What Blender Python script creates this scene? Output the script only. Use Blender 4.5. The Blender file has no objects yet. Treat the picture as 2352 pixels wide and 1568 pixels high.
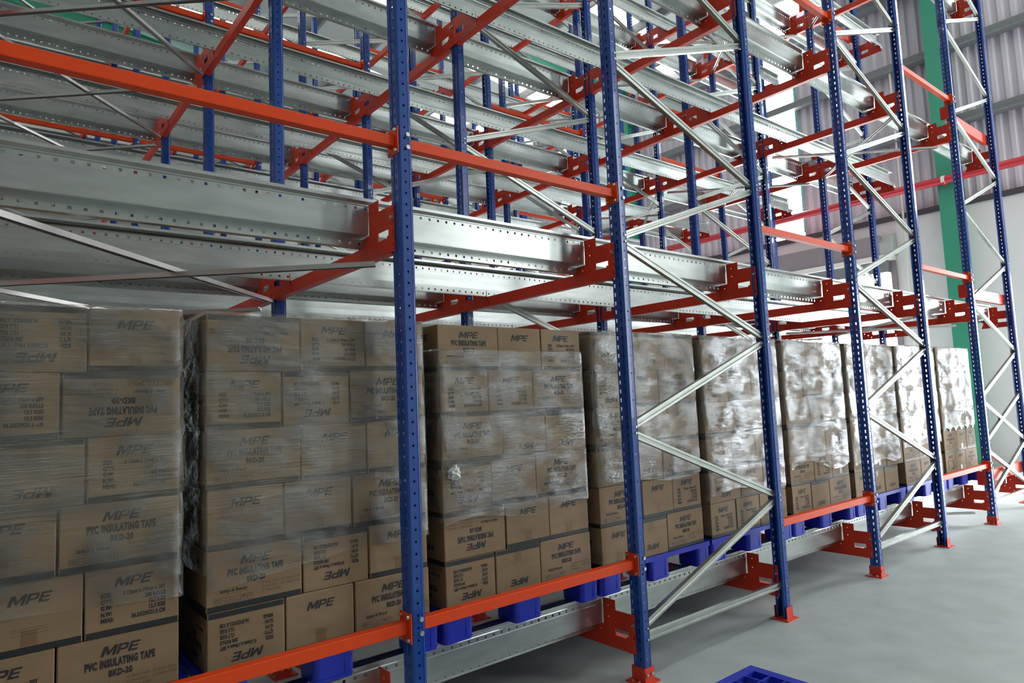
import bpy, bmesh, math, random
from mathutils import Matrix, Vector
random.seed(7)
C = bpy.context.scene
COL = C.collection

# ------------------------------------------------------------------ camera, world, exposure, daylight
cd = bpy.data.cameras.new('camera')
cam = bpy.data.objects.new('camera', cd)
COL.objects.link(cam)
a, b, c = -0.6833, 1.6598, -0.042
ca, sa, cb, sb, cc, sc = math.cos(a), math.sin(a), math.cos(b), math.sin(b), math.cos(c), math.sin(c)
R = (Matrix(((ca, -sa, 0), (sa, ca, 0), (0, 0, 1))) @ Matrix(((1, 0, 0), (0, cb, -sb), (0, sb, cb)))
     @ Matrix(((cc, -sc, 0), (sc, cc, 0), (0, 0, 1))))
cam.matrix_world = Matrix.Translation((-1.4498, -2.5128, 1.544)) @ R.to_4x4()
cd.sensor_fit = 'HORIZONTAL'
cd.sensor_width = 36.0
cd.lens = 1544.3 / 2352 * 36.0
cd.clip_start = 0.05
cd.clip_end = 300
C.camera = cam

W = bpy.data.worlds.new('daylight')
C.world = W
W.use_nodes = True
wn = W.node_tree
wn.nodes.clear()
wo = wn.nodes.new('ShaderNodeOutputWorld')
wb = wn.nodes.new('ShaderNodeBackground')
wb.inputs[0].default_value = (0.92, 0.97, 1.0, 1)
wb.inputs[1].default_value = 34.0
wn.links.new(wb.outputs[0], wo.inputs[0])
W.cycles.sampling_method = 'MANUAL'
W.cycles.sample_map_resolution = 64

C.view_settings.view_transform = 'Standard'
C.view_settings.look = 'None'
C.view_settings.gamma = 1
C.view_settings.use_curve_mapping = False
C.view_settings.exposure = 0.1
cy = C.cycles
cy.use_denoising = True
cy.max_bounces = 8
cy.diffuse_bounces = 4
cy.glossy_bounces = 4
cy.transmission_bounces = 4
cy.transparent_max_bounces = 12
cy.sample_clamp_indirect = 6
cy.caustics_reflective = False
cy.caustics_refractive = False

SKY_E, STRIP_E = 3.5, 13.0          # skylight panels, wall window strips

def portal(name, loc, rot, sx, sy):
    d = bpy.data.lights.new(name, 'AREA')
    d.shape = 'RECTANGLE'; d.size = sx; d.size_y = sy
    d.cycles.is_portal = True
    o = bpy.data.objects.new(name, d); COL.objects.link(o)
    o.location = loc; o.rotation_euler = rot
    return o
WX = 13.2                                                  # inner face of the end wall
D1 = (3.09, 7.25, 0.0, 3.86)                               # loading door behind the racks: y0 y1 z0 z1
D2 = (-3.6, -1.25, 0.0, 3.4)                               # loading door beside the aisle
for n, (y0, y1, z0, z1) in (('door_daylight', D1), ('aisle_door_daylight', D2)):
    portal(n, (WX + 0.12, (y0 + y1) / 2, (z0 + z1) / 2), (0, math.radians(90), 0), z1 - z0, y1 - y0)

# ------------------------------------------------------------------ materials
def mat(name, color, rough=0.5, metal=0.0, noise=None, bump=None, coat=0.0, spec=0.5):
    m = bpy.data.materials.new(name); m.use_nodes = True
    nt = m.node_tree; p = nt.nodes['Principled BSDF']
    p.inputs['Base Color'].default_value = (*color, 1)
    p.inputs['Roughness'].default_value = rough
    p.inputs['Metallic'].default_value = metal
    p.inputs['Coat Weight'].default_value = coat
    p.inputs['Specular IOR Level'].default_value = spec
    if noise:
        sc_, amt, stretch = noise
        tc = nt.nodes.new('ShaderNodeTexCoord'); mp = nt.nodes.new('ShaderNodeMapping')
        mp.inputs['Scale'].default_value = stretch
        nz = nt.nodes.new('ShaderNodeTexNoise'); nz.inputs['Scale'].default_value = sc_
        nz.inputs['Detail'].default_value = 5
        rp = nt.nodes.new('ShaderNodeValToRGB')
        rp.color_ramp.elements[0].position = 0.3; rp.color_ramp.elements[1].position = 0.7
        rp.color_ramp.elements[0].color = (*[max(0, v * (1 - amt)) for v in color], 1)
        rp.color_ramp.elements[1].color = (*[min(1, v * (1 + amt)) for v in color], 1)
        nt.links.new(tc.outputs['Object'], mp.inputs[0]); nt.links.new(mp.outputs[0], nz.inputs['Vector'])
        nt.links.new(nz.outputs['Fac'], rp.inputs[0]); nt.links.new(rp.outputs[0], p.inputs['Base Color'])
        if bump:
            bp = nt.nodes.new('ShaderNodeBump'); bp.inputs['Strength'].default_value = bump[0]
            bp.inputs['Distance'].default_value = bump[1]
            nt.links.new(nz.outputs['Fac'], bp.inputs['Height']); nt.links.new(bp.outputs[0], p.inputs['Normal'])
    return m
def emis(name, color, e):
    m = bpy.data.materials.new(name); m.use_nodes = True
    nt = m.node_tree; nt.nodes.clear()
    o = nt.nodes.new('ShaderNodeOutputMaterial'); em = nt.nodes.new('ShaderNodeEmission')
    em.inputs[0].default_value = (*color, 1); em.inputs[1].default_value = e
    nt.links.new(em.outputs[0], o.inputs[0])
    return m
M_BLUE = mat('blue_enamel', (0.006, 0.058, 0.30), 0.22, coat=0.35)
M_RED = mat('red_enamel', (0.70, 0.042, 0.013), 0.42, noise=(3, 0.12, (1, 1, 1)))
M_ORANGE = mat('orange_enamel', (0.76, 0.062, 0.008), 0.4, spec=0.3)
M_GALV = mat('galvanised_steel', (0.49, 0.52, 0.505), 0.30, 0.9, noise=(6, 0.10, (1, 4, 4)))
M_BRACE = mat('galvanised_brace', (0.42, 0.44, 0.41), 0.28, 0.9, noise=(9, 0.10, (1, 1, 1)))
M_ROD = mat('dull_steel_rod', (0.50, 0.49, 0.47), 0.3, 0.85)
M_BOLT = mat('zinc_bolt', (0.62, 0.63, 0.62), 0.3, 0.8)
M_CARD = mat('brown_cardboard', (0.250, 0.162, 0.092), 0.75, noise=(5, 0.10, (1, 1, 3)))
M_INK = mat('black_print', (0.018, 0.018, 0.02), 0.7)
M_INK2 = mat('faint_brown_print', (0.10, 0.058, 0.032), 0.75)
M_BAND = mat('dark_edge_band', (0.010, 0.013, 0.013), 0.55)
M_PACK = mat('brown_packing_tape', (0.19, 0.105, 0.05), 0.3)
M_PALLET = mat('blue_plastic', (0.012, 0.028, 0.46), 0.38)
M_FLOOR = mat('sealed_concrete', (0.41, 0.455, 0.445), 0.55, noise=(4.0, 0.10, (1, 1, 1)), bump=(0.3, 0.005))
M_WHITE = mat('white_painted_wall', (0.78, 0.81, 0.80), 0.8, noise=(0.8, 0.04, (1, 1, 1)))
M_NEAR = mat('grey_painted_wall', (0.42, 0.43, 0.42), 0.8)
M_CLAD = mat('grey_wall_cladding', (0.60, 0.575, 0.63), 0.5)
M_GIRT = mat('grey_girt_steel', (0.20, 0.21, 0.22), 0.5)
M_DARK = mat('dark_flashing', (0.07, 0.065, 0.075), 0.6)
M_GREEN = mat('green_structural_paint', (0.04, 0.30, 0.19), 0.45)
M_PIPE = mat('red_fire_pipe', (0.50, 0.03, 0.045), 0.35)
M_SHUT = mat('grey_shutter_housing', (0.27, 0.245, 0.26), 0.6)
M_BRK = mat('pale_grey_bracket', (0.42, 0.45, 0.43), 0.5)
M_PALE = mat('pale_trim', (0.80, 0.79, 0.74), 0.5)
M_ROOF = mat('pale_roof_sheet', (0.58, 0.62, 0.60), 0.5)
M_SKYL = emis('lit_skylight_panel', (1.0, 1.0, 0.95), SKY_E)
M_STRIP = emis('lit_window_panel', (0.90, 1.0, 1.0), STRIP_E)
M_NEAR_FILL = emis('near_wall_fill_glow', (0.95, 1.0, 1.0), 8.0)  # glow of the fill strips added on the near wall
M_LAMP = emis('lamp_glow', (1, 0.98, 0.92), 14)
M_CYAN = mat('cyan_window_frame', (0.25, 0.55, 0.55), 0.5)
M_YARD = mat('pale_yard', (0.5, 0.5, 0.48), 0.8)

def film():
    m = bpy.data.materials.new('clear_stretch_film'); m.use_nodes = True
    nt = m.node_tree; nt.nodes.clear(); L = nt.links
    out = nt.nodes.new('ShaderNodeOutputMaterial')
    tc = nt.nodes.new('ShaderNodeTexCoord')
    def nz(scale, stretch, det=4):
        mp = nt.nodes.new('ShaderNodeMapping'); mp.inputs['Scale'].default_value = stretch
        mp.inputs['Rotation'].default_value = (0.0, 0.03, 0)
        n = nt.nodes.new('ShaderNodeTexNoise'); n.inputs['Scale'].default_value = scale; n.inputs['Detail'].default_value = det
        L.new(tc.outputs['Object'], mp.inputs[0]); L.new(mp.outputs[0], n.inputs['Vector'])
        return n.outputs['Fac']
    fine = nz(1.0, (5, 5, 330)); broad = nz(2.2, (1, 1, 1.3), 2); wob = nz(1.0, (9, 9, 26), 5)
    add = nt.nodes.new('ShaderNodeMath'); add.operation = 'MULTIPLY_ADD'
    add.inputs[1].default_value = 0.22
    L.new(fine, add.inputs[0]); L.new(wob, add.inputs[2])
    bp = nt.nodes.new('ShaderNodeBump'); bp.inputs['Strength'].default_value = 1.0; bp.inputs['Distance'].default_value = 0.012
    L.new(add.outputs[0], bp.inputs['Height'])
    gl = nt.nodes.new('ShaderNodeBsdfGlossy'); gl.inputs['Roughness'].default_value = 0.06
    gl.inputs['Color'].default_value = (0.95, 0.97, 1, 1)
    L.new(bp.outputs[0], gl.inputs['Normal'])
    df = nt.nodes.new('ShaderNodeBsdfDiffuse'); df.inputs['Color'].default_value = (0.74, 0.67, 0.53, 1)
    tr = nt.nodes.new('ShaderNodeBsdfTransparent'); tr.inputs['Color'].default_value = (0.98, 0.98, 0.97, 1)
    # milky amount from the broad and fine noise
    r1 = nt.nodes.new('ShaderNodeMapRange'); r1.inputs[1].default_value = 0.35; r1.inputs[2].default_value = 0.68
    r1.inputs[3].default_value = 0.02; r1.inputs[4].default_value = 0.19
    L.new(broad, r1.inputs[0])
    r2 = nt.nodes.new('ShaderNodeMapRange'); r2.inputs[1].default_value = 0.40; r2.inputs[2].default_value = 0.65
    r2.inputs[3].default_value = 0.3; r2.inputs[4].default_value = 1.7
    L.new(fine, r2.inputs[0])
    mu = nt.nodes.new('ShaderNodeMath'); mu.operation = 'MULTIPLY'; mu.use_clamp = True
    L.new(r1.outputs[0], mu.inputs[0]); L.new(r2.outputs[0], mu.inputs[1])
    m1 = nt.nodes.new('ShaderNodeMixShader'); L.new(mu.outputs[0], m1.inputs[0]); L.new(tr.outputs[0], m1.inputs[1]); L.new(df.outputs[0], m1.inputs[2])
    fr = nt.nodes.new('ShaderNodeFresnel'); fr.inputs[0].default_value = 1.5
    L.new(bp.outputs[0], fr.inputs['Normal'])
    fm = nt.nodes.new('ShaderNodeMath'); fm.operation = 'MULTIPLY_ADD'; fm.inputs[1].default_value = 1.3; fm.inputs[2].default_value = 0.04; fm.use_clamp = True
    L.new(fr.outputs[0], fm.inputs[0])
    # film clings in some patches (little gloss) and stands off in others (strong gloss)
    cling = nz(5.5, (1, 1, 1.6), 5)
    rc = nt.nodes.new('ShaderNodeMapRange'); rc.inputs[1].default_value = 0.42; rc.inputs[2].default_value = 0.60
    rc.inputs[3].default_value = 0.22; rc.inputs[4].default_value = 1.35
    L.new(cling, rc.inputs[0])
    f2 = nt.nodes.new('ShaderNodeMath'); f2.operation = 'MULTIPLY'; f2.use_clamp = True
    L.new(fm.outputs[0], f2.inputs[0]); L.new(rc.outputs[0], f2.inputs[1])
    m2 = nt.nodes.new('ShaderNodeMixShader'); L.new(f2.outputs[0], m2.inputs[0]); L.new(m1.outputs[0], m2.inputs[1]); L.new(gl.outputs[0], m2.inputs[2])
    L.new(m2.outputs[0], out.inputs[0])
    return m
M_FILM = film()
M_KNOT = mat('crumpled_film', (0.62, 0.62, 0.60), 0.2)

# ------------------------------------------------------------------ mesh helpers
class MB:
    """collects faces of one mesh, each with a material index"""
    def __init__(s): s.v = []; s.f = []; s.m = []; s.mats = []
    def mi(s, m):
        if m not in s.mats: s.mats.append(m)
        return s.mats.index(m)
    def add(s, vs, fs, m):
        o = len(s.v); s.v += [tuple(v) for v in vs]; k = s.mi(m)
        for f in fs: s.f.append([i + o for i in f]); s.m.append(k)
    def box(s, x0, x1, y0, y1, z0, z1, m):
        s.add([(x0, y0, z0), (x1, y0, z0), (x1, y1, z0), (x0, y1, z0), (x0, y0, z1), (x1, y0, z1), (x1, y1, z1), (x0, y1, z1)],
              [(0, 3, 2, 1), (4, 5, 6, 7), (0, 1, 5, 4), (1, 2, 6, 5), (2, 3, 7, 6), (3, 0, 4, 7)], m)
    def bar(s, p, q, prof, up, m, cap=True):
        """sweep a closed 2-D profile from p to q; profile x along side, y along up"""
        p, q, up = Vector(p), Vector(q), Vector(up); d = (q - p).normalized()
        side = d.cross(up).normalized(); up = side.cross(d).normalized()
        n = len(prof); vs = [p + side * x + up * y for x, y in prof] + [q + side * x + up * y for x, y in prof]
        fs = [(i, (i + 1) % n, (i + 1) % n + n, i + n) for i in range(n)]
        if cap: fs += [tuple(range(n))[::-1], tuple(range(n, 2 * n))]
        s.add(vs, fs, m)
    def cyl(s, p, q, r, m, n=12, r2=None):
        r2 = r if r2 is None else r2
        p, q = Vector(p), Vector(q); d = (q - p).normalized()
        u = d.orthogonal().normalized(); w = d.cross(u)
        A = [(math.cos(2 * math.pi * i / n), math.sin(2 * math.pi * i / n)) for i in range(n)]
        vs = [p + (u * x + w * y) * r for x, y in A] + [q + (u * x + w * y) * r2 for x, y in A]
        s.add(vs, [(i, (i + 1) % n, (i + 1) % n + n, i + n) for i in range(n)] + [tuple(range(n))[::-1], tuple(range(n, 2 * n))], m)
    def prism(s, poly, axis, t0, t1, m):
        """extrude polygon along axis ('x': poly in y,z; 'y': poly in x,z; 'z': poly in x,y)"""
        n = len(poly)
        P = {'x': lambda t, u, w: (t, u, w), 'y': lambda t, u, w: (u, t, w), 'z': lambda t, u, w: (u, w, t)}[axis]
        vs = [P(t0, *q) for q in poly] + [P(t1, *q) for q in poly]
        s.add(vs, [(i, (i + 1) % n, (i + 1) % n + n, i + n) for i in range(n)] + [tuple(range(n))[::-1], tuple(range(n, 2 * n))], m)
    def mesh(s, name, solid=None, smooth=False, bevel=None):
        me = bpy.data.meshes.new(name)
        me.from_pydata(s.v, [], s.f)
        for m in s.mats: me.materials.append(m)
        me.polygons.foreach_set('material_index', s.m)
        bm = bmesh.new(); bm.from_mesh(me)
        bmesh.ops.remove_doubles(bm, verts=bm.verts, dist=1e-5)
        if bevel: bmesh.ops.bevel(bm, geom=bm.edges[:], offset=bevel[0], segments=bevel[1], affect='EDGES', profile=0.5)
        if solid: bmesh.ops.solidify(bm, geom=bm.faces[:], thickness=solid)
        bmesh.ops.recalc_face_normals(bm, faces=bm.faces)
        bm.to_mesh(me); bm.free()
        if smooth: me.polygons.foreach_set('use_smooth', [True] * len(me.polygons))
        me.update()
        return me
def obj(name, me, parent=None, loc=None, rot=None, label=None, cat=None, group=None, kind=None):
    o = bpy.data.objects.new(name, me); COL.objects.link(o)
    if parent: o.parent = parent
    if loc: o.location = loc
    if rot: o.rotation_euler = rot
    if label: o['label'] = label
    if cat: o['category'] = cat
    if group: o['group'] = group
    if kind: o['kind'] = kind
    return o
def copy_tree(src, parent=None):
    o = src.copy(); COL.objects.link(o); o.parent = parent
    for ch in list(src.children): copy_tree(ch, o)
    return o
def retag(o, loc=None, label=None, group=None):
    if loc: o.location = loc
    if label: o['label'] = label
    if group: o['group'] = group
    return o

ORD = ['first', 'second', 'third', 'fourth', 'fifth', 'sixth', 'seventh', 'eighth', 'ninth', 'tenth', 'eleventh']
LEV = ['floor level', 'second level', 'third level', 'fourth level']
XS = [-1.478, 0.0, 1.4185, 2.8768, 4.3458, 5.7942, 7.2409, 8.6555]       # post lines along the aisle
WP, WY, WXU = 1.5323, 0.0792, 0.0694                                    # lane pitch, post width, post depth
NR = 9                                                                   # rows of posts = lanes + 1
ZB = [0.147, 2.222, 4.296, 6.370]                                        # underside of the cross beams
HP = 8.3                                                                 # post height
END = 8.84                                                               # end of the rails

# ------------------------------------------------------------------ racking: post with punched holes
def hole_cell(mb, org, ux, uy, w, h, hole, m):
    """rectangular cell w x h with a hole polygon (list of (u,v) about the cell centre), 4 or 8 points"""
    org, ux, uy = Vector(org), Vector(ux), Vector(uy)
    n = len(hole)
    if n == 4: outer = [(-w / 2, -h / 2), (w / 2, -h / 2), (w / 2, h / 2), (-w / 2, h / 2)]
    else: outer = [(-w / 2, -h / 2), (0, -h / 2), (w / 2, -h / 2), (w / 2, 0), (w / 2, h / 2), (0, h / 2), (-w / 2, h / 2), (-w / 2, 0)]
    vs = [org + ux * u + uy * v for u, v in outer] + [org + ux * u + uy * v for u, v in hole]
    mb.add(vs, [(i, (i + 1) % n, (i + 1) % n + n, i + n) for i in range(n)], m)
def octo(r): return [(r * math.cos(math.radians(-135 + 45 * i)), r * math.sin(math.radians(-135 + 45 * i))) for i in range(8)]
def post_mesh():
    """web on the local -x side facing -x, open towards +x; origin at web face, y 0..WY, floor"""
    mb = MB(); p = 0.05; n = int(HP / p); Z = n * p
    tear = [(-0.0036, -0.0115), (0.0036, -0.0115), (0.0062, 0.0115), (-0.0062, 0.0115)]
    bev = 0.010
    def strip(x0, y0, x1, y1):
        mb.add([(x0, y0, 0), (x1, y1, 0), (x1, y1, Z), (x0, y0, Z)], [(0, 1, 2, 3)], M_BLUE)
    # web: two columns of teardrops either side of a shallow groove
    yc = WY / 2; g = 0.007
    cw = (yc - g) - bev
    for k in range(n):
        zc = p * (k + 0.5)
        for yy in (bev + cw / 2, WY - bev - cw / 2):
            hole_cell(mb, (0, yy, zc), (0, 1, 0), (0, 0, 1), cw, p, tear, M_BLUE)
        for y in (0, WY):
            hole_cell(mb, (bev + 0.0215, y, zc), (1, 0, 0), (0, 0, 1), 0.043, p, octo(0.0058), M_BLUE)
    strip(0, yc - g, 0.005, yc - g + 0.004); strip(0.005, yc - g + 0.004, 0.005, yc + g - 0.004); strip(0.005, yc + g - 0.004, 0, yc + g)
    strip(0, bev, bev, 0); strip(0, WY - bev, bev, WY)
    xf = bev + 0.043
    for y0, y1 in ((0, 0.010), (WY, WY - 0.010)):
        strip(xf, y0, WXU - 0.004, y1); strip(WXU - 0.004, y1, WXU, y1); strip(WXU, y1, WXU, y1 + (0.011 if y0 == 0 else -0.011))
    return mb.mesh('post', solid=0.002)
ME_POST = post_mesh()
def foot_mesh():
    mb = MB(); m = M_RED
    mb.box(-0.035, WXU + 0.035, -0.02, WY + 0.03, 0, 0.008, m)
    for y0, y1 in ((-0.006, -0.0015), (WY + 0.0015, WY + 0.006)):
        mb.box(-0.004, WXU + 0.002, y0, y1, 0.008, 0.085, m)
    mb.box(-0.006, -0.0015, -0.006, WY + 0.006, 0.008, 0.085, m)
    for x in (0.012, 0.052):
        mb.cyl((x, -0.006, 0.05), (x, -0.014, 0.05), 0.008, M_BOLT, 6)
    for x, y in ((-0.022, 0.02), (-0.022, 0.065)):
        mb.cyl((x, y, 0.008), (x, y, 0.02), 0.007, M_BOLT, 6)
    return mb.mesh('foot_plate')
ME_FOOT = foot_mesh()
def brace_profile():
    w, d, t = 0.021, 0.014, 0.0025
    # ribbed channel: two flanges, web with a raised middle rib
    return [(-w, -d), (-w, d), (-0.008, d), (-0.004, d - 0.006), (0.004, d - 0.006), (0.008, d), (w, d), (w, -d), (w - t, -d), (w - t, d - t - 0.001),
            (0.009, d - t - 0.001), (0.005, d - 0.009), (-0.005, d - 0.009), (-0.009, d - t - 0.001), (-w + t, d - t - 0.001), (-w + t, -d)]
BP = brace_profile()
def brace_mesh(x0, z0, x1, z1):
    mb = MB()
    mb.bar((x0, WY / 2, z0), (x1, WY / 2, z1), BP, (0, -1, 0), M_BRACE)
    for x, z in ((x0, z0), (x1, z1)):
        mb.cyl((x, -0.006, z), (x, 0.0, z), 0.0065, M_BOLT, 6)
    return mb.mesh('brace')
def frame_thing(span, last=False):
    """two posts joined by zigzag braces; left post web faces -x, right post web faces +x"""
    t = obj('braced_upright', None)
    P1 = obj('post', ME_POST, t); obj('foot_plate', ME_FOOT, P1)
    P2 = obj('post', ME_POST, t, (span + WXU, WY, 0), (0, 0, math.pi)); obj('foot_plate', ME_FOOT, P2)
    xl, xr = WXU - 0.028, span + 0.028
    obj('brace', brace_mesh(xl, 0.225, xr, 0.225), t)
    if last:
        obj('brace', brace_mesh(xr, 0.285, xl, 0.80), t); obj('brace', brace_mesh(xl, 0.88, xr, 1.38), t)
    z = 0.285; up = True; k = 0
    while z + 0.55 < HP:
        if up: obj('brace', brace_mesh(xl, z, xr, z + 0.51), t)
        else: obj('brace', brace_mesh(xr, z, xl, z + 0.51), t)
        z += 0.545; up = not up; k += 1
    return t

rows_txt = ['row along the aisle'] + ['%s row behind the aisle row' % ORD[i - 1] for i in range(1, NR)]
protos = {}
for r in range(NR):
    Y = r * WP
    for fi, (i0, i1) in enumerate(((2, 3), (4, 5), (6, 7))):
        if fi not in protos: o = protos[fi] = frame_thing(XS[i1] - XS[i0], fi == 2)
        else: o = copy_tree(protos[fi])
        o['category'] = 'rack upright'; o['group'] = 'blue braced rack frames'
        retag(o, (XS[i0], Y, 0), 'braced blue upright pair, %s from left, %s' % (ORD[fi], rows_txt[r]))
    for nm, ix, txt in (('rack_post', 1, 'lone blue perforated post left of the braced frames, %s'), ('rack_post', 0, 'blue post at the left picture edge, %s')):
        if ix == 0 and r > 2: continue
        if 'post' not in protos:
            o = obj(nm, ME_POST); protos['post'] = o; obj('foot_plate', ME_FOOT, o)
        else: o = copy_tree(protos['post'])
        o['category'] = 'rack post'; o['group'] = 'single blue rack posts'
        retag(o, (XS[ix], Y, 0), txt % rows_txt[r])

# ------------------------------------------------------------------ cross beams with rail brackets
def plate_mesh(mirror):
    """rail bracket plate; y measured from this end's post row, z from beam underside"""
    out = [(0.043, 0.0), (0.375, 0.0), (0.352, 0.055), (0.352, 0.112), (0.276, 0.116), (0.276, 0.262), (0.182, 0.262), (0.182, 0.208), (0.043, 0.208)]
    win = [(0.092, 0.066), (0.092, 0.108), (0.188, 0.108), (0.188, 0.066)]
    bm = bmesh.new()
    f = (lambda y: WP + WY - y) if mirror else (lambda y: y)
    vo = [bm.verts.new((0, f(y), z)) for y, z in out]; vw = [bm.verts.new((0, f(y), z)) for y, z in win]
    slots = []
    for zc in (0.03, 0.085, 0.135, 0.185):
        slots.append([bm.verts.new((0, f(y), z)) for y, z in ((0.05, zc - 0.01), (0.057, zc - 0.01), (0.057, zc + 0.01), (0.05, zc + 0.01))])
    for yy, zc in ((0.235, 0.225), (0.235, 0.165), (0.205, 0.03), (0.25, 0.06), (0.30, 0.085)):
        slots.append([bm.verts.new((0, f(yy + dy), zc + dz)) for dy, dz in ((-0.005, 0), (0, -0.005), (0.005, 0), (0, 0.005))])
    es = []
    for loop in [vo, vw] + slots:
        for i in range(len(loop)): es.append(bm.edges.new((loop[i], loop[(i + 1) % len(loop)])))
    bmesh.ops.triangle_fill(bm, use_beauty=True, use_dissolve=False, edges=es)
    # drop faces that lie inside holes
    def inside(pt, poly):
        r = False; j = len(poly) - 1
        for i in range(len(poly)):
            (yi, zi), (yj, zj) = poly[i], poly[j]
            if (zi > pt[1]) != (zj > pt[1]) and pt[0] < (yj - yi) * (pt[1] - zi) / (zj - zi) + yi: r = not r
            j = i
        return r
    holes = [[(v.co.y, v.co.z) for v in l] for l in [vw] + slots]
    bad = [fc for fc in bm.faces if any(inside((fc.calc_center_median().y, fc.calc_center_median().z), h) for h in holes)
           or not inside((fc.calc_center_median().y, fc.calc_center_median().z), [(v.co.y, v.co.z) for v in vo])]
    bmesh.ops.delete(bm, geom=bad, context='FACES_ONLY')
    bmesh.ops.recalc_face_normals(bm, faces=bm.faces)
    bmesh.ops.solidify(bm, geom=bm.faces[:], thickness=0.004)
    # nut holding the plate to the post
    me = bpy.data.meshes.new('bracket_plate'); bm.to_mesh(me); bm.free()
    me.materials.append(M_RED)
    return me
ME_PL = [plate_mesh(False), plate_mesh(True)]
def bolt_mesh():
    mb = MB()
    for y in (0.0535,):
        mb.cyl((0, y, 0), (-0.012, y, 0), 0.008, M_BOLT, 6)
    return mb.mesh('bolt')
ME_BOLT = bolt_mesh()
def beam_mesh():
    mb = MB()
    prof = [(-0.022, 0), (0.022, 0), (0.022, 0.07), (-0.022, 0.07)]
    mb.bar((0.018, WY + 0.004, 0), (0.018, WP - 0.004, 0), prof, (0, 0, 1), M_RED)
    # shoes closing the beam ends
    for y0, y1 in ((WY + 0.003, WY + 0.03), (WP - 0.03, WP - 0.003)): mb.box(-0.004, 0.046, y0, y1, -0.003, 0.08, M_RED)
    return mb.mesh('cross_beam', bevel=None)
ME_BEAM = beam_mesh()
proto = None
for l in range(4):
    for ln in range(NR - 1):
        if l == 0 and ln > 2: continue
        for ix in range(7):
            if ix == 0 and ln > 1: continue
            if proto is None:
                o = proto = obj('cross_beam', ME_BEAM)
                for k in (0, 1): obj('bracket_plate', ME_PL[k], o, (-0.006, 0, 0))
                for k in (0, 1): obj('bolt', ME_BOLT, o, (-0.006, 0 if k == 0 else WP + WY - 0.107, 0.152))
            else: o = copy_tree(proto)
            o['category'] = 'cross beam'; o['group'] = 'red cross beams under the rails'
            retag(o, (XS[ix] - 0.004 + (0.018 if ix in (3, 5) else 0), ln * WP, ZB[l]), 'red cross beam, %s, %s lane from aisle, %s post line from left' % (LEV[l], ORD[ln], ORD[ix]))

# ------------------------------------------------------------------ pallet rails
def rail_mesh():
    """near rail; y from the post row, z from beam underside, runs x0..END"""
    mb = MB(); m = M_GALV; x0 = XS[0] - 0.12; p = 0.05; n = int((END - x0) / p); x1 = x0 + n * p
    def strip(y0, z0, y1, z1): mb.add([(x0, y0, z0), (x1, y0, z0), (x1, y1, z1), (x0, y1, z1)], [(0, 1, 2, 3)], m)
    h = 0.0062; sq = [(-h, -h), (h, -h), (h, h), (-h, h)]
    for k in range(n):
        xc = x0 + p * (k + 0.5)
        hole_cell(mb, (xc, 0.281, 0.243), (1, 0, 0), (0, 0, 1), p, 0.026, sq, m)
        hole_cell(mb, (xc, 0.348, 0.093), (1, 0, 0), (0, 0, 1), p, 0.030, sq, m)
    strip(0.281, 0.122, 0.281, 0.230); strip(0.281, 0.256, 0.281, 0.264)
    strip(0.281, 0.264, 0.266, 0.276); strip(0.266, 0.276, 0.266, 0.290); strip(0.266, 0.290, 0.335, 0.290); strip(0.335, 0.290, 0.335, 0.276)
    strip(0.281, 0.122, 0.348, 0.122); strip(0.348, 0.122, 0.348, 0.108); strip(0.348, 0.078, 0.348, 0.074); strip(0.348, 0.074, 0.362, 0.070)
    return mb.mesh('pallet_rail', solid=0.0025)
ME_RAIL = rail_mesh()
proto = None
# the far rail of a lane is the same rail seen from inside: mirrored in y
bmr = bmesh.new(); bmr.from_mesh(ME_RAIL)
for v in bmr.verts: v.co.y = WP + WY - v.co.y
bmesh.ops.reverse_faces(bmr, faces=bmr.faces)
ME_RAIL2 = bpy.data.meshes.new('pallet_rail'); bmr.to_mesh(ME_RAIL2); bmr.free(); ME_RAIL2.materials.append(M_GALV)
for l in range(4):
    for ln in range(NR - 1):
        if l == 0 and ln > 2: continue
        for k, me in enumerate((ME_RAIL, ME_RAIL2)):
            obj('pallet_rail', me, None, (0, ln * WP, ZB[l]), None,
                'galvanised perforated pallet rail, %s, %s side of %s lane from aisle' % (LEV[l], ('near', 'far')[k], ORD[ln]),
                'pallet rail', 'galvanised pallet rails')

# red entry guides between the last two posts, red brackets carrying the rail ends
def guide_mesh():
    mb = MB(); x0, x1 = XS[6] - 0.012, XS[7] + 0.06
    mb.prism([(0.088, 0.275), (0.13, 0.275), (0.13, 0.279), (0.092, 0.279), (0.092, 0.395), (0.13, 0.395), (0.13, 0.40), (0.088, 0.40)], 'x', x0 + 0.08, x1, M_RED)
    mb.box(x0, x0 + 0.004, 0.05, 0.135, 0.27, 0.42, M_RED); mb.box(x0, x0 + 0.09, 0.084, 0.0875, 0.30, 0.38, M_RED)
    return mb.mesh('entry_guide')
ME_GUIDE = guide_mesh()
for l in range(4):
    for ln in range(4):
        if l == 0 and ln > 0: continue
        obj('entry_guide', ME_GUIDE, None, (0, ln * WP, ZB[l]), None, 'red guide channel at the rack end, %s, %s lane from the aisle' % (LEV[l], ORD[ln]), 'entry guide', 'red entry guides at the rack end')
for l in range(4):
    for ln in range(NR - 1):
        if l == 0 and ln > 2: continue
        for k in (0, 1):
            o = obj('rail_bracket', ME_PL[k], None, (XS[7] + WXU + 0.006, ln * WP, ZB[l]), None,
                    'red rail bracket at rack end, %s, %s side of %s lane from aisle' % (LEV[l], ('near', 'far')[k], ORD[ln]), 'rail bracket', 'red brackets at the rack end')

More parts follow.
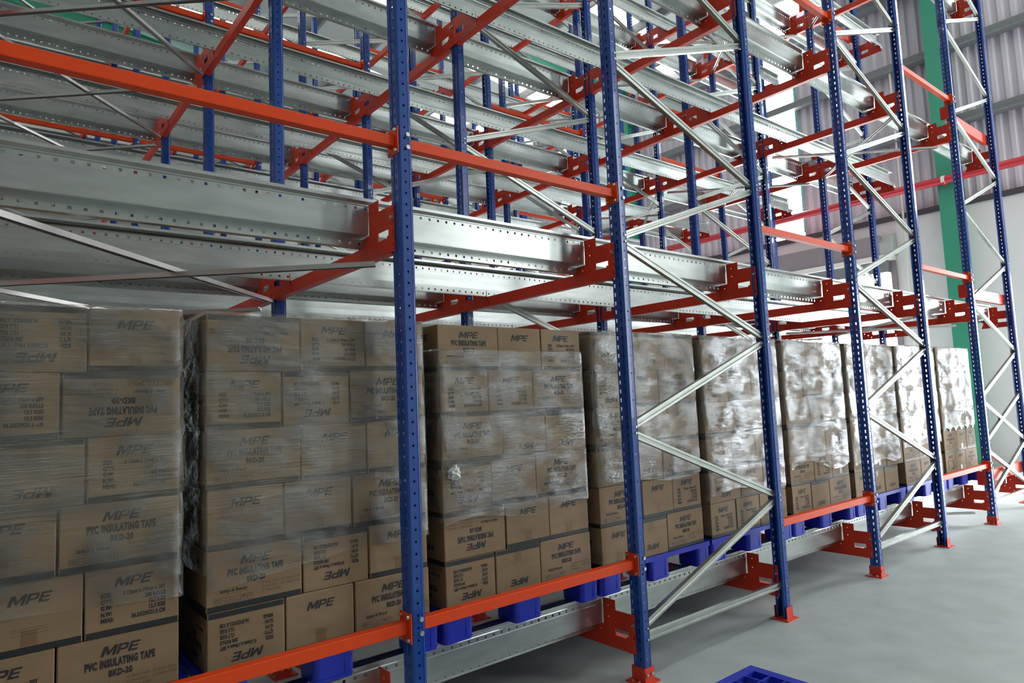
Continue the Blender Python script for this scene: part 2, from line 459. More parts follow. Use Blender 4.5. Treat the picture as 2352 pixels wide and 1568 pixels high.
# ------------------------------------------------------------------ orange spacer bars between posts
bb = MB(); bb.cyl((0, 0, 0), (-0.0115, 0, 0), 0.0075, M_BOLT, 6); ME_B1 = bb.mesh('bolt')
bb = MB(); bb.cyl((0, 0, 0), (0, -0.008, 0), 0.0105, M_BOLT, 6); ME_B2 = bb.mesh('bolt')
def spacer_thing(span):
    """from x=0 (back of one post) to x=span (web face of the next)"""
    mb = MB(); s_ = 0.024
    mb.bar((0.001, 0.047, 0), (span - 0.006, 0.047, 0), [(-s_, -s_), (s_, -s_), (s_, s_), (-s_, s_)], (0, 0, 1), M_ORANGE)
    t = obj('spacer_bar', mb.mesh('spacer_bar', bevel=(0.002, 1)))
    for xx in (span - 0.0055,):
        pb = MB(); pb.box(xx, xx + 0.004, -0.004, WY + 0.008, -0.06, 0.06, M_ORANGE)
        pl = obj('end_plate', pb.mesh('end_plate'), t)
        for y in (0.010, 0.072):
            for z in (-0.046, 0.046): obj('bolt', ME_B1, pl, (xx - 0.0005, y, z))
    for z in (-0.027, 0.03): obj('bolt', ME_B2, t, (span + 0.045, 0, z))
    return t
ZS = [0.628, 2.712, 4.786, 6.86]
sp = {}
for r in (0, 2, 4, 6, 8):
    for l, z in enumerate(ZS):
        if r and l == 0: continue
        for bi, (i0, i1) in enumerate(((0, 1), (1, 2), (3, 4), (5, 6))):
            if i0 == 0 and r > 6: continue
            xa = XS[i0] + WXU
            if bi not in sp: o = sp[bi] = spacer_thing(XS[i1] - xa)
            else: o = copy_tree(sp[bi])
            o['category'] = 'spacer bar'; o['group'] = 'orange spacer bars between posts'
            retag(o, (xa, r * WP, z), 'orange spacer bar, %s, %s gap from left, %s' % (['lowest', 'second height', 'third height', 'top height'][l], ORD[bi], rows_txt[r]))

# ------------------------------------------------------------------ plan bracing (crossed flat channels below the rails)
def rod_mesh(p, q):
    mb = MB()
    mb.bar(p, q, [(-0.017, -0.004), (0.017, -0.004), (0.017, 0.018), (0.014, 0.018), (0.014, -0.001), (-0.014, -0.001), (-0.014, 0.018), (-0.017, 0.018)], (0, 0, -1), M_ROD)
    mb.cyl((p[0], p[1], p[2] - 0.004), (p[0], p[1], p[2] - 0.014), 0.008, M_BOLT, 6)
    return mb.mesh('plan_brace')
for bi, (i0, i1) in enumerate(((0, 1), (5, 6))):
    x0, x1 = XS[i0] + 0.04, XS[i1] - 0.03
    ms = [rod_mesh((x1, 0.19, 0.0), (x0, WP - 0.08, 0.0)), rod_mesh((x0, 0.10, 0.03), (x1, WP + 0.0, 0.03))]
    for l in range(4):
        for ln in range(NR - 1):
            if l == 0 and (ln > 0 or bi == 0): continue
            for k, me in enumerate(ms):
                obj('plan_brace', me, None, (0, ln * WP, ZB[l] - 0.028 + (0.0 if k == 0 else -0.004)), None,
                    'grey brace slanting %s under rails, %s, %s lane, %s braced bay' % (('inward left', 'inward right')[k], LEV[l], ORD[ln], ('left', 'right')[bi]),
                    'plan brace', 'crossed grey plan braces')

# ------------------------------------------------------------------ cartons
PITCH, CH = 0.2245, 0.2235
def text_faces(txt, size, cx, cz, ink, shear=0.0, bold=0.0, sx=1.0, align='CENTER', spacing=1.0):
    cu = bpy.data.curves.new('t', 'FONT'); cu.body = txt; cu.size = size; cu.shear = shear; cu.offset = bold
    cu.align_x = align; cu.align_y = 'CENTER'; cu.resolution_u = 2; cu.space_character = spacing
    o = bpy.data.objects.new('t', cu); COL.objects.link(o)
    dg = bpy.context.evaluated_depsgraph_get(); me = o.evaluated_get(dg).to_mesh()
    vs = [(cx + v.co.x * sx, cz + v.co.y) for v in me.vertices]; fs = [tuple(p.vertices) for p in me.polygons]
    o.evaluated_get(dg).to_mesh_clear(); bpy.data.objects.remove(o); bpy.data.curves.remove(cu)
    return vs, fs, ink
def rect(x0, x1, z0, z1, ink): return [(x0, z0), (x1, z0), (x1, z1), (x0, z1)], [(0, 1, 2, 3)], ink
def ring(x0, x1, z0, z1, t, ink):
    return ([(x0, z0), (x1, z0), (x1, z1), (x0, z1), (x0 + t, z0 + t), (x1 - t, z0 + t), (x1 - t, z1 - t), (x0 + t, z1 - t)],
            [(i, (i + 1) % 4, (i + 1) % 4 + 4, i + 4) for i in range(4)], ink)
def logo(cx, cz, s=1.0):
    vs = []; fs = []; h = 0.032 * s
    def part(x0, w, pts):
        o = len(vs)
        for u, v in pts: vs.append((cx - 0.0545 * s + x0 * s + u * w * s + (v - 0.5) * h * 0.36, cz + (v - 0.5) * h))
        fs.append(tuple(range(o, o + len(pts))))
    part(0.0, 0.042, [(0, 0), (0, 1), (0.27, 1), (0.5, 0.45), (0.73, 1), (1, 1), (1, 0), (0.79, 0), (0.79, 0.6), (0.56, 0.1), (0.44, 0.1), (0.21, 0.6), (0.21, 0)])
    for p in ([(0, 0), (0, 1), (0.27, 1), (0.27, 0)], [(0.27, 0.80), (0.27, 1), (0.80, 1), (0.80, 0.80)], [(0.27, 0.33), (0.27, 0.52), (0.80, 0.52), (0.80, 0.33)],
              [(0.75, 0.33), (0.75, 1), (0.90, 0.96), (1, 0.82), (1, 0.50), (0.92, 0.38)]): part(0.0455, 0.031, p)
    for p in ([(0, 0), (0, 1), (0.29, 1), (0.29, 0)], [(0.29, 0.80), (0.29, 1), (1, 1), (1, 0.80)], [(0.29, 0.41), (0.29, 0.59), (0.94, 0.59), (0.94, 0.41)], [(0.29, 0), (0.29, 0.2), (1, 0.2), (1, 0)]): part(0.0805, 0.029, p)
    return vs, fs, M_INK
T = {}
T['long'] = [logo(0.0, 0.064), text_faces('PVC INSULATING TAPE', 0.0345, 0, 0.022, M_INK, 0, 0.0022, 0.52, spacing=1.15), text_faces('BKD-20', 0.0285, 0, -0.0125, M_INK, 0, 0.0015, 0.70, spacing=1.1),
             text_faces('Safety & Beauty', 0.017, -0.085, -0.042, M_INK, 0.3, 0.0004, 0.95), rect(-0.118, -0.052, -0.0545, -0.0535, M_INK)]
for i in range(6):
    x = -0.155 + i * 0.0245; T['long'].append(ring(x, x + 0.021, -0.085, -0.064, 0.0011, M_INK))
for s_, i in (('CE', 0), ('3', 2), ('\u2191', 5)): T['long'].append(text_faces(s_, 0.014, -0.155 + i * 0.0245 + 0.0105, -0.0745, M_INK, 0, 0.0002, 0.9))
T['long'] += [rect(-0.127, -0.113, -0.075, -0.0738, M_INK), rect(-0.078, -0.064, -0.080, -0.0788, M_INK), rect(-0.0715, -0.0705, -0.080, -0.069, M_INK),
              ([(-0.054, -0.073), (-0.040, -0.073), (-0.047, -0.067)], [(0, 1, 2)], M_INK), rect(-0.0475, -0.0465, -0.081, -0.073, M_INK)]
for i, (x, s_) in enumerate(((0.020, 'Black Color'), (0.020, 'Red Color'), (0.020, 'White Color'), (0.100, 'Green Color'), (0.100, 'Yellow Color'))):
    z = -0.036 - (i % 3) * 0.0155
    T['long'] += [ring(x, x + 0.009, z - 0.0045, z + 0.0045, 0.0009, M_INK2), text_faces(s_, 0.0125, x + 0.014, z, M_INK2, 0, 0, 0.92, 'LEFT')]
T['logo'] = [logo(0.0, 0.058)] + [rect(-0.05, 0.05, z, z + 0.001, M_INK2) for z in (-0.034, -0.041, -0.052)] + [rect(-0.02, 0.02, -0.088, -0.04, M_PACK)]
T['table'] = [logo(0.0, 0.062)]
for i, (l_, r_) in enumerate((('SIZE:', '0.12mm x 19mm x 20Y'), ("Q'TY:", '200 ROLLS'), ('G.W:', '12.7 KGS'), ('N.W:', '12.3 KGS'), ('MEAS:', '36.5X29X21.5 CM'))):
    z = 0.022 - i * 0.0205
    T['table'] += [text_faces(l_, 0.0185, -0.098, z, M_INK, 0, 0.0011, 0.74, 'LEFT', 1.08), text_faces(r_, 0.0185, 0.100, z, M_INK, 0, 0.0011, 0.70, 'RIGHT', 1.08)]
def carton_mesh(kind):
    w, d = (0.368, 0.292) if kind == 'long' else (0.292, 0.368)
    side = 'logo' if kind == 'long' else 'long'
    mb = MB(); g = 0.0015
    W2, D2, H2 = w / 2 - g, d / 2 - g, CH / 2
    # body with softened edges
    bm = bmesh.new(); bmesh.ops.create_cube(bm, size=1.0)
    for v in bm.verts: v.co = Vector((v.co.x * 2 * W2, v.co.y * 2 * D2, v.co.z * 2 * H2))
    bmesh.ops.bevel(bm, geom=bm.edges[:], offset=0.0045, segments=2, affect='EDGES', profile=0.5)
    mb.add([v.co[:] for v in bm.verts], [[v.index for v in f.verts] for f in bm.faces], M_CARD); bm.free()
    e = 0.0006
    # dark band along the base edge and packing tape over the seam
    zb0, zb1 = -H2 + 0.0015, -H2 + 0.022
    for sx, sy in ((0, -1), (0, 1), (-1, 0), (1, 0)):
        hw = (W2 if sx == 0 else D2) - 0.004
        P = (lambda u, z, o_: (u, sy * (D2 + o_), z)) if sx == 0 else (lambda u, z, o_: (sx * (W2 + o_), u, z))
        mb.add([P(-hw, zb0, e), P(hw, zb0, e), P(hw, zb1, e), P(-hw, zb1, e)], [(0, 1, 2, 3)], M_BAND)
        fl = {(0, -1): 1, (0, 1): -1, (-1, 0): -1, (1, 0): 1}[(sx, sy)]
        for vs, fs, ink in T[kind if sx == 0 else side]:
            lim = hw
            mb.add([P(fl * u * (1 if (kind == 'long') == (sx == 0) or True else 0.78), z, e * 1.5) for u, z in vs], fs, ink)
    # paper tape down the top middle
    mb.add([(-W2 + 0.004, -0.025, H2 + e), (W2 - 0.004, -0.025, H2 + e), (W2 - 0.004, 0.025, H2 + e), (-W2 + 0.004, 0.025, H2 + e)], [(0, 1, 2, 3)], M_PACK)
    me = bpy.data.meshes.new('carton'); me.from_pydata(mb.v, [], mb.f)
    for m in mb.mats: me.materials.append(m)
    me.polygons.foreach_set('material_index', mb.m); me.update()
    return me
ME_CT = {k: carton_mesh(k) for k in ('long', 'logo', 'table')}
DESC = {'P': ('long', 'upright long carton'), 'p': ('long', 'upside-down long carton'),
        'M': ('logo', 'upright carton, logo only'), 'm': ('logo', 'upside-down carton, logo only'),
        'Z': ('table', 'upright carton, weight table'), 'z': ('table', 'upside-down carton, weight table')}
# rows from the top layer down, left to right
STK = [['PzM', 'ZZp', 'PmZ', 'MMP', 'PMZ', 'MZP'],
       ['pZM', 'ZzP', 'PMM', 'MMP', 'PzM', 'zMP'],
       ['PMZ', 'ZZP', 'Pmm', 'zMP', 'pMM', 'zmP'],
       ['pmm', 'zMP', 'PMM', 'mmP', 'PMZ', 'MmP'],
       ['pzM', 'zmP', 'PMZ', 'mMP', 'pMm', 'ZZP'],
       ['pMm', 'zMP', 'PmZ', 'mmp', 'PZM', 'ZmP'],
       ['pmM', 'zMP', 'PMZ', 'mzp', 'PMp', 'Mmm'],
       ['PMz', 'zMP', 'PmM', 'mZP', 'PMZ', 'PMM'],
       ['PMz', 'zMP', 'pmM', 'ZmP', 'PMZ', 'ZMP']]
X0 = [0.285 + 1.0475 * (k - 2) for k in range(9)]
PZ0, PZ1 = 0.437, 0.583
YF = 0.205
cid = {k: None for k in DESC}
def put_carton(t, x, y, z, rz, label, tilt=0):
    kind, txt = DESC[t]
    flip = t.islower()
    o = obj('carton', ME_CT[kind], None, (x, y, z), None, label, 'carton', 'cardboard cartons on the pallets')
    o.rotation_euler = (Matrix.Rotation(rz + tilt, 4, 'Z') @ Matrix.Rotation(math.pi if flip else 0, 4, 'Y')).to_euler()
    return o
for k, rows in enumerate(STK):
    for ri, row in enumerate(rows):
        layer = 5 - ri
        z = PZ1 + 0.001 + layer * PITCH + CH / 2
        ws = [0.368 if t in 'Pp' else 0.292 for t in row]
        tot = sum(ws) + 0.006
        off = random.uniform(-0.003, 0.003)
        x = X0[k] + 0.02 + off
        for ci, t in enumerate(row):
            w = ws[ci]; d = 0.292 if t in 'Pp' else 0.368
            dy = random.uniform(0, 0.005)
            put_carton(t, x + w / 2, YF + dy + d / 2, z, 0, '%s, %s layer up, %s of %s pallet from left' % (DESC[t][1], ORD[layer], ('left end', 'middle', 'right end')[ci], ORD[k]), random.uniform(-0.006, 0.006))
            if ci == 0:
                xl, yy = x, YF + dy + d + 0.004
            x += w + 0.003
        # cartons behind the left end, seen down the gap between loads
        for q in range(2):
            t = 'PM'[(q + layer) % 2] if ri % 2 else 'MP'[(q + layer) % 2]
            w = 0.368 if t == 'P' else 0.292; d = 0.292 if t == 'P' else 0.368
            put_carton(t, xl + w / 2, yy + d / 2, z, 0, '%s, %s layer up, %s behind left end of %s pallet' % (DESC[t][1], ORD[layer], ORD[q + 1], ORD[k]))
            yy += d + 0.003

    # the rest of each load, out of sight behind the counted cartons
mb = MB()
for k in range(9):
    for layer in range(6):
        z0 = PZ1 + 0.001 + layer * PITCH
        for (xa, xb, ya, yb) in ((0.395, 0.685, 0.378, 0.665), (0.69, 0.975, 0.378, 0.665), (0.395, 0.685, 0.67, 0.955), (0.69, 0.975, 0.67, 0.955), (0.395, 0.685, 0.96, 1.16), (0.69, 0.975, 0.96, 1.16)):
            mb.box(X0[k] + xa, X0[k] + xb, YF + ya, YF + yb, z0, z0 + CH - 0.003, M_CARD)
obj('inner_cartons', mb.mesh('inner_cartons'), None, None, None, 'brown cartons packed deep inside the pallet loads behind the front ones', 'carton', None, 'stuff')

# ------------------------------------------------------------------ blue plastic pallets
def rbox(mb, x0, x1, y0, y1, z0, z1, m, r=0.02, taper=0.0):
    """box with rounded vertical corners"""
    n = 4; ring_ = []
    for cx_, cy_, a0 in ((x1 - r, y1 - r, 0), (x0 + r, y1 - r, 90), (x0 + r, y0 + r, 180), (x1 - r, y0 + r, 270)):
        for i in range(n + 1):
            t = math.radians(a0 + 90 * i / n); ring_.append((cx_ + r * math.cos(t), cy_ + r * math.sin(t)))
    cx, cy_ = (x0 + x1) / 2, (y0 + y1) / 2; N = len(ring_)
    lo = [(cx + (x - cx) * (1 - taper), cy_ + (y - cy_) * (1 - taper), z0) for x, y in ring_]
    hi = [(x, y, z1) for x, y in ring_]
    mb.add(lo + hi, [(i, (i + 1) % N, (i + 1) % N + N, i + N) for i in range(N)] + [tuple(range(N))[::-1], tuple(range(N, 2 * N))], m)
PW, PD, PH = 1.022, 1.20, PZ1 - PZ0
def pallet_thing():
    mb = MB(); m = M_PALLET
    zt = PH; zd = PH - 0.030
    # deck: rim plus ribs with open cells
    for (x0, x1, y0, y1) in ((0, PW, 0, 0.055), (0, PW, PD - 0.055, PD), (0, 0.055, 0.055, PD - 0.055), (PW - 0.055, PW, 0.055, PD - 0.055)):
        mb.box(x0, x1, y0, y1, zd, zt, m)
    nx, ny = 11, 13
    for i in range(1, nx):
        x = 0.055 + (PW - 0.11) * i / nx; t = 0.016 if i % 4 == 0 else 0.0045
        mb.box(x - t, x + t, 0.055, PD - 0.055, zd + 0.004, zt, m)
    for j in range(1, ny):
        y = 0.055 + (PD - 0.11) * j / ny; t = 0.016 if j % 4 == 2 else 0.0045
        mb.box(0.055, PW - 0.055, y - t, y + t, zd + 0.003, zt - 0.001, m)
    t = obj('plastic_pallet', mb.mesh('plastic_pallet'))
    for (x0, x1) in ((0.0, 0.17), (0.425, 0.605), (PW - 0.13, PW)):
        for (y0, y1) in ((0.0, 0.17), (0.515, 0.685), (PD - 0.17, PD)):
            lb = MB()
            rbox(lb, x0, x1, y0, y1, 0, zd + 0.002, m, 0.025, 0.04)
            for xx in (x1 - 0.045,): lb.box(xx - 0.0015, xx + 0.0015, y0 + 0.0, y0 + 0.006, 0.018, zd, m)
            lb.box(x0 + 0.012, x1 - 0.012, y0 - 0.001, y0 + 0.006, 0.014, 0.018, m)
            obj('foot', lb.mesh('foot'), t)
    return t
pt = None
for k in range(9):
    if pt is None: o = pt = pallet_thing()
    else: o = copy_tree(pt)
    o['category'] = 'pallet'; o['group'] = 'blue pallets under the carton loads'
    retag(o, (X0[k] + 0.0, YF - 0.005, PZ0), 'blue plastic pallet carrying the %s carton load from left' % ORD[k])
o = copy_tree(pt); del o['group']; o['category'] = 'pallet'
retag(o, (1.715 - PW, -0.455 - PD, 0.0), 'empty blue grid-topped pallet lying on the aisle floor')

# ------------------------------------------------------------------ stretch film around each load
def wrap_mesh(seed, z0f, z1):
    """tube of film: z0f(u) gives the lower edge, z1 the top; local origin at load corner"""
    rnd = random.Random(seed)
    x0, x1, y0, y1 = 0.002, 0.989, -0.009, 1.165
    r = 0.02; pts = []
    def seg(p, q, n):
        for i in range(n): pts.append((p[0] + (q[0] - p[0]) * i / n, p[1] + (q[1] - p[1]) * i / n))
    seg((x0 + r, y0), (x1 - r, y0), 48); seg((x1 - r, y0), (x1, y0 + r), 3); seg((x1, y0 + r), (x1, y1 - r), 20); seg((x1, y1 - r), (x1 - r, y1), 2)
    seg((x1 - r, y1), (x0 + r, y1), 14); seg((x0 + r, y1), (x0, y1 - r), 2); seg((x0, y1 - r), (x0, y0 + r), 20); seg((x0, y0 + r), (x0 + r, y0), 3)
    n = len(pts); nz = 54; vs = []; fs = []
    ph = [rnd.uniform(0, 6.28) for _ in range(8)]
    for j in range(nz + 1):
        for i, (x, y) in enumerate(pts):
            u = i / n; zb = z0f(u); z = zb + (z1 - zb) * j / nz
            lay = ((z + PZ0 - PZ1) / PITCH) % 1.0
            inset = 0.006 * max(0, 1 - min(lay, 1 - lay) * 9)                 # film dips at the layer joints
            wv = 0.0008 * math.sin(u * 61 + ph[0] + 3 * math.sin(z * 9 + ph[1])) + 0.0007 * math.sin(z * 37 + ph[2] + u * 23)
            k = inset + wv + 0.001
            cx, cy_ = (x0 + x1) / 2, (y0 + y1) / 2
            dx = -k if x > x1 - 0.003 else (k if x < x0 + 0.003 else 0); dyy = -k if y > y1 - 0.003 else (k if y < y0 + 0.003 else 0)
            vs.append((x + dx, y + dyy, z))
    for j in range(nz):
        for i in range(n): fs.append((j * n + i, j * n + (i + 1) % n, (j + 1) * n + (i + 1) % n, (j + 1) * n + i))
    # folded-over rim on the top
    top0 = nz * n
    ins = [((x0 + x1) / 2 + (x - (x0 + x1) / 2) * 0.90, (y0 + y1) / 2 + (y - (y0 + y1) / 2) * 0.90, z1 + 0.004 + 0.006 * math.sin(i * 1.7 + ph[3])) for i, (x, y) in enumerate(pts)]
    o_ = len(vs); vs += ins
    fs += [(top0 + i, top0 + (i + 1) % n, o_ + (i + 1) % n, o_ + i) for i in range(n)]
    me = bpy.data.meshes.new('stretch_film'); me.from_pydata(vs, [], fs); me.materials.append(M_FILM)
    me.polygons.foreach_set('use_smooth', [True] * len(fs)); me.update()
    return me
H6 = PZ1 - PZ0 + 6 * PITCH + 0.004
HZ = PZ1 - PZ0
edge = [lambda u: HZ + 1.45 * PITCH + 0.02 * math.sin(u * 9), lambda u: HZ + 1.35 * PITCH + 0.25 * min(u, 0.25), lambda u: HZ + 1.75 * PITCH + 0.02 * math.sin(u * 20),
        lambda u: HZ + 2.0 * PITCH + 0.02 * math.sin(u * 15), lambda u: HZ + 1.2 * PITCH + 0.03 * math.sin(u * 12), lambda u: HZ + 1.55 * PITCH + 0.05 * math.sin(u * 14),
        lambda u: HZ + 1.25 * PITCH + 0.02 * math.sin(u * 30), lambda u: HZ + 1.6 * PITCH, lambda u: HZ + 1.95 * PITCH + 0.05 * abs(math.sin(u * 40))]
for k in range(9):
    top = H6 + 0.004 if k != 2 else H6 - 0.55 * PITCH
    of = obj('stretch_film', wrap_mesh(k + 1, edge[k], top), None, (X0[k] + 0.004, YF, PZ0), None,
        'clear wrinkled stretch film around the upper cartons of the %s pallet from left' % ORD[k], 'stretch film', 'stretch film around the loads')

    if k == 2:
        bm = bmesh.new(); bmesh.ops.create_icosphere(bm, subdivisions=4, radius=0.024)
        rr = random.Random(3); ph = [rr.uniform(0, 6) for _ in range(6)]
        for v in bm.verts:
            q = v.co * 1.0; f = 1 + 0.35 * math.sin(q.x * 190 + ph[0] + 2 * math.sin(q.z * 150)) * math.sin(q.z * 170 + ph[1]) + 0.22 * math.sin(q.y * 260 + q.x * 130 + ph[2])
            v.co = Vector((q.x * 1.1 * f, q.y * 0.75 * f, q.z * 1.25 * f))
        me = bpy.data.meshes.new('film_knot'); bm.to_mesh(me); bm.free(); me.materials.append(M_KNOT); me.polygons.foreach_set('use_smooth', [True] * len(me.polygons))
        obj('film_knot', me, of, (0.065, -0.032, 0.78), None, 'crumpled whitish film knot')

# ------------------------------------------------------------------ red guide angle on the floor at the rack end
mb = MB()
mb.prism([(0.02, 0.0), (0.10, 0.065), (0.18, 0.0)], 'x', 0, 0.9, M_RED)
mb.box(-0.02, 0.92, -0.01, 0.21, 0, 0.006, M_RED)
obj('floor_guide', mb.mesh('floor_guide'), None, (8.95, 0.02, 0.001), None, 'small red triangular guide lying on the floor at the rack end', 'floor guide')
mb = MB()
mb.prism([(0, 0), (0.22, 0.0), (0.34, 0.14), (0.34, 0.19), (0, 0.19)], 'y', 0, 0.006, M_RED)

# ------------------------------------------------------------------ the building
XL, YN, YB = -9.0, -9.0, 17.0                              # left wall, near wall, back wall
ZW = 4.98                                                   # top of the white wall
def roof_z(x): return 10.3 + (WX - x) * 0.13
def S(name, mb, **k): return obj(name, mb.mesh(name, **k), kind='structure')
mb = MB(); mb.box(XL, WX + 0.3, YN, YB, -0.1, 0, M_FLOOR); S('floor', mb)
mb = MB(); mb.box(WX + 0.3, WX + 30, YN - 10, YB + 10, -0.12, -0.02, M_YARD); S('ground', mb)
mb = MB()
ys = [YN, D2[0], D2[1], D1[0], D1[1], YB]
for y0, y1 in ((YN, D2[0]), (D2[1], D1[0]), (D1[1], YB)): mb.box(WX, WX + 0.25, y0, y1, 0, ZW, M_WHITE)
for d in (D1, D2): mb.box(WX, WX + 0.25, d[0], d[1], d[3], ZW, M_WHITE)
S('wall_right', mb)
mb = MB(); mb.box(XL, WX + 0.25, YB, YB + 0.25, 0, ZW, M_WHITE); S('wall_back', mb)
mb = MB(); mb.box(XL - 0.25, XL, YN, YB, 0, 13.5, M_NEAR); S('wall_left', mb)
mb = MB(); mb.box(XL, WX + 0.25, YN - 0.25, YN, 0, 13.5, M_NEAR); S('wall_front', mb)
STR = [(-3.0, -2.0), (4.86, 5.80), (11.75, 12.75)]           # window strips in the end wall
def clad(name, along, c0, c1, fixed, z0, z1f):
    """trapezoid corrugated sheet; along 'y' on the end wall or 'x' on the back wall"""
    p = 0.2; n = max(1, int(round((c1 - c0) / p))); p = (c1 - c0) / n; pr = []
    for i in range(n):
        for u, d in ((0.0, 0), (0.32, 0), (0.5, 0.045), (0.82, 0.045)): pr.append((c0 + p * (i + u), d))
    pr.append((c1, 0))
    mb = MB(); vs = []
    for t, d in pr:
        for z in (z0, z1f(t)): vs.append((fixed + d, t, z) if along == 'y' else (t, fixed + d, z))
    mb.add(vs, [(2 * i, 2 * i + 2, 2 * i + 3, 2 * i + 1) for i in range(len(pr) - 1)], M_CLAD)
    S(name, mb, solid=0.002)
cuts = [YN] + [v for s_ in STR for v in s_] + [YB]
for i in range(0, len(cuts), 2): clad('wall_right_cladding', 'y', cuts[i], cuts[i + 1], WX + 0.06, ZW, lambda t: roof_z(WX))
clad('wall_back_cladding', 'x', XL, WX, YB + 0.05, ZW, lambda t: roof_z(t))
for i, (y0, y1) in enumerate(STR):
    mb = MB(); mb.box(WX + 0.10, WX + 0.12, y0, y1, ZW + 0.12, roof_z(WX), M_STRIP)
    for y in (y0 - 0.03, y1 - 0.01): mb.box(WX + 0.04, WX + 0.13, y, y + 0.04, ZW + 0.1, roof_z(WX), M_CYAN)
    S('window_%d' % (i + 1), mb)
for i, (x0, x1) in enumerate(((7.4, 8.6), (10.4, 11.8))):  # unseen glowing strips added on the near wall to brighten end wall and floor
    mb = MB(); mb.box(x0, x1, YN + 0.001, YN + 0.02, 1.0, 9.6, M_NEAR_FILL)
    for x in (x0 - 0.04, x1): mb.box(x, x + 0.04, YN + 0.001, YN + 0.04, 0.96, 9.64, M_CYAN)
    S('window_%d' % (i + 5), mb)
mb = MB(); mb.box(WX - 0.03, WX + 0.12, YN, YB, ZW - 0.09, ZW + 0.02, M_DARK); S('trim_1', mb)
mb = MB(); mb.box(XL, WX, YB - 0.03, YB + 0.1, ZW - 0.09, ZW + 0.02, M_DARK); S('trim_2', mb)
for i, z in enumerate((6.45, 7.92, 9.4)):
    mb = MB(); mb.prism([(WX - 0.16, z), (WX + 0.05, z), (WX + 0.05, z + 0.2), (WX - 0.05, z + 0.2), (WX - 0.05, z + 0.03), (WX - 0.16, z + 0.03)], 'y', YN, YB, M_GIRT)
    obj('wall_girt', mb.mesh('wall_girt'), None, None, None, 'grey steel girt along the corrugated end wall, %s from the bottom' % ORD[i], 'girt', 'girts on the corrugated end wall', 'structure')
for i, z in enumerate((6.45, 7.92, 9.4)):
    mb = MB(); mb.box(XL, WX, YB - 0.14, YB + 0.04, z, z + 0.18, M_GIRT)
    obj('wall_girt', mb.mesh('wall_girt'), None, None, None, 'grey steel girt along the back wall, %s from the bottom' % ORD[i], 'girt', 'girts on the back wall', 'structure')
# loading doors: housing, pale edge, jambs
for i, d in enumerate((D1, D2)):
    t = obj('door_%d' % (i + 1), None, kind='structure')
    mb = MB(); mb.box(WX - 0.30, WX, d[0] + 0.08, d[1] + 0.1, d[3] + 0.32, d[3] + 0.74, M_SHUT)
    obj('shutter_housing', mb.mesh('shutter_housing'), t)
    mb = MB(); mb.box(WX - 0.32, WX, d[0] - 0.1, d[1] + 0.25, d[3] + 0.22, d[3] + 0.32, M_PALE); obj('door_lintel', mb.mesh('door_lintel'), t)
    mb = MB(); mb.box(WX - 0.22, WX - 0.02, d[0], d[1], d[3] - 0.02, d[3] + 0.22, M_GIRT); obj('rolled_curtain', mb.mesh('rolled_curtain'), t)
    for y in (d[0] - 0.10, d[1]):
        mb = MB(); mb.box(WX - 0.06, WX + 0.02, y, y + 0.10, 0, d[3] + 0.2, M_SHUT); obj('door_jamb', mb.mesh('door_jamb'), t)
    for y in (d[0] - 0.14, d[1] + 0.1):
        mb = MB(); mb.prism([(WX - 0.30, d[3] + 0.32), (WX - 0.002, d[3] + 0.32), (WX - 0.002, d[3] + 0.76), (WX - 0.14, d[3] + 0.76), (WX - 0.3, d[3] + 0.56)], 'y', y, y + 0.22, M_BRK); obj('end_bracket', mb.mesh('end_bracket'), t)
# columns and rafters
for i, y in enumerate((-5.65, 1.88, 9.65, 15.9)):
    if i == 3: continue
    mb = MB(); h = 0.14
    mb.box(WX - 0.34, WX - 0.325, y - h, y + h, 0, roof_z(WX), M_GREEN); mb.box(WX - 0.015, WX, y - h, y + h, 0, roof_z(WX), M_GREEN)
    mb.box(WX - 0.325, WX - 0.015, y - 0.006, y + 0.006, 0, roof_z(WX), M_GREEN)
    for z in (5.1, 6.42, 9.2): mb.box(WX - 0.325, WX - 0.015, y - h, y + h, z, z + 0.014, M_GREEN)
    obj('column_%d' % (i + 1), mb.mesh('column'), None, None, None, 'green steel column standing against the end wall, %s from the aisle side' % ORD[i], 'column', 'green columns', 'structure')
for i, y in enumerate((-5.65, 1.88, 9.65, 16.6)):
    mb = MB(); z0, z1 = roof_z(WX), roof_z(XL)
    for u0, u1, w in ((-0.62, -0.60, 0.11), (-0.22, -0.20, 0.11), (-0.60, -0.22, 0.006)):
        mb.add([(WX, y - w, z0 + u0), (XL, y - w, z1 + u0), (XL, y + w, z1 + u0), (WX, y + w, z0 + u0), (WX, y - w, z0 + u1), (XL, y - w, z1 + u1), (XL, y + w, z1 + u1), (WX, y + w, z0 + u1)],
               [(0, 1, 2, 3), (4, 7, 6, 5), (0, 4, 5, 1), (1, 5, 6, 2), (2, 6, 7, 3), (3, 7, 4, 0)], M_GREEN)
    obj('roof_rafter', mb.mesh('roof_rafter'), None, None, None, 'green steel rafter under the roof, %s from the aisle side' % ORD[i], 'rafter', 'green rafters', 'structure')
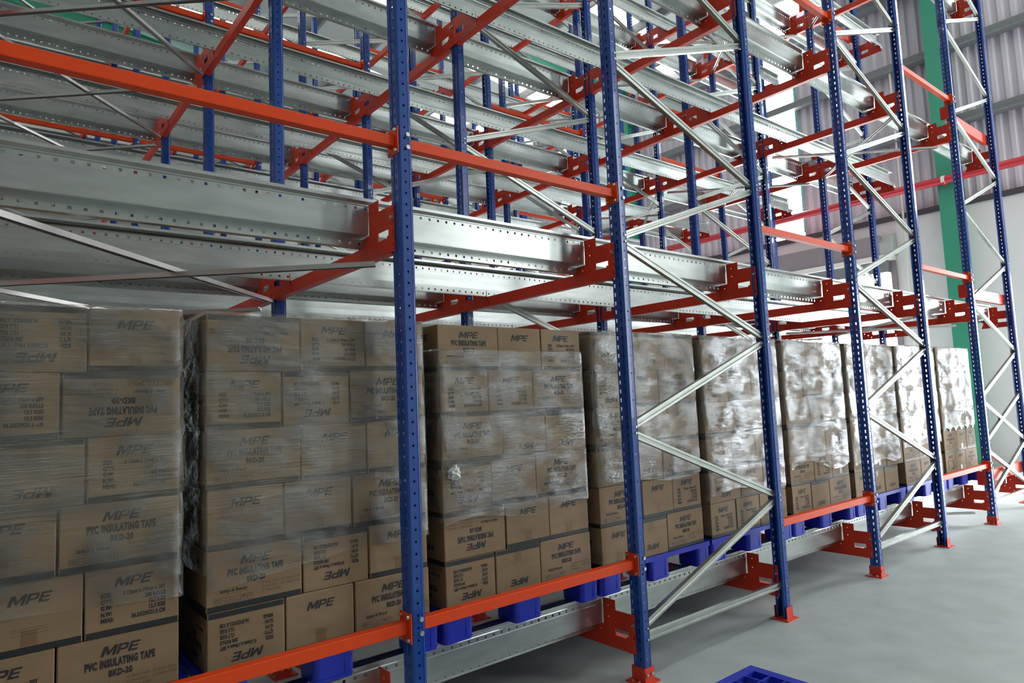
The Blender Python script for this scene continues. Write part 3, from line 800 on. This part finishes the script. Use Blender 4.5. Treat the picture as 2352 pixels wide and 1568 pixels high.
# roof sheet with lit skylight bands running down the slope
SKL = [(-6.6, -5.6), (-3.2, -2.2), (0.4, 1.4), (4.2, 5.2), (7.4, 8.4), (11.0, 12.0), (14.0, 15.0)]
cuts = [YN] + [v for s_ in SKL for v in s_] + [YB]
def slope(mb, y0, y1, m, dz=0.0):
    z0, z1 = roof_z(WX + 0.3) + dz, roof_z(XL - 0.3) + dz
    mb.add([(WX + 0.3, y0, z0), (XL - 0.3, y0, z1), (XL - 0.3, y1, z1), (WX + 0.3, y1, z0), (WX + 0.3, y0, z0 + 0.05), (XL - 0.3, y0, z1 + 0.05), (XL - 0.3, y1, z1 + 0.05), (WX + 0.3, y1, z0 + 0.05)],
           [(0, 1, 2, 3), (4, 7, 6, 5), (0, 4, 5, 1), (1, 5, 6, 2), (2, 6, 7, 3), (3, 7, 4, 0)], m)
mb = MB()
for i in range(0, len(cuts), 2): slope(mb, cuts[i], cuts[i + 1], M_ROOF)
S('ceiling', mb)
for i, (y0, y1) in enumerate(SKL):
    mb = MB(); slope(mb, y0, y1, M_SKYL, 0.01)
    S('window_%d' % (i + 10), mb)
for i in range(15):
    x = WX - 0.7 - i * 1.45
    if x < XL: break
    mb = MB(); z = roof_z(x); mb.box(x - 0.035, x + 0.035, YN, YB, z - 0.2, z - 0.002, M_GIRT)
    obj('roof_purlin', mb.mesh('roof_purlin'), None, None, None, 'grey purlin across the roof, %s from the end wall' % (ORD[i] if i < 11 else 'far one'), 'purlin', 'grey roof purlins', 'structure')
# red fire pipe along the end wall
mb = MB(); mb.cyl((WX - 0.42, YN, 5.36), (WX - 0.42, YB - 0.1, 5.36), 0.075, M_PIPE, 20)
o = obj('fire_pipe', mb.mesh('fire_pipe', smooth=True), None, None, None, 'thick red pipe running along the end wall above the white part', 'pipe')
for y in (-5.65, 1.88, 9.65):
    mb = MB(); mb.box(WX - 0.50, WX - 0.33, y - 0.02, y + 0.02, 5.26, 5.29, M_PIPE); mb.cyl((WX - 0.42, y - 0.03, 5.36), (WX - 0.42, y + 0.03, 5.36), 0.082, M_PALE, 16)
    obj('pipe_clamp', mb.mesh('pipe_clamp'), o)
mb = MB(); mb.cyl((WX - 0.10, 2.75, 0), (WX - 0.10, 2.75, 7.9), 0.02, M_PALE, 8)
obj('conduit', mb.mesh('conduit'), None, None, None, 'thin pale conduit running up the end wall left of the green column', 'conduit')
# hanging lamps under the roof
def lamp():
    t = obj('high_bay_lamp', None)
    mb = MB(); mb.cyl((0, 0, 0), (0, 0, 0.16), 0.21, M_PALE, 24, 0.07); obj('lamp_shade', mb.mesh('lamp_shade'), t)
    mb = MB(); mb.cyl((0, 0, -0.012), (0, 0, -0.001), 0.17, M_LAMP, 24); obj('lens', mb.mesh('lens'), t)
    mb = MB(); mb.cyl((0, 0, 0.16), (0, 0, 1.2), 0.012, M_PALE, 8); obj('hanger', mb.mesh('hanger'), t)
    return t
LP = [(8.4, 3.2, 'near lane three'), (3.2, 9.65, 'in the middle of the racks'), (9.5, 9.9, 'deep by the end wall'), (4.0, -3.8, 'above the aisle'), (9.5, -3.8, 'above the aisle by the end wall'), (-2.5, -3.8, 'above the aisle behind the camera side')]
lp = None
for i, (x, y, tx) in enumerate(LP):
    if lp is None: o = lp = lamp()
    else: o = copy_tree(lp)
    o['category'] = 'ceiling lamp'; o['group'] = 'hanging warehouse lamps'
    retag(o, (x, y, roof_z(x) - 1.2), 'round hanging warehouse lamp %s' % tx)
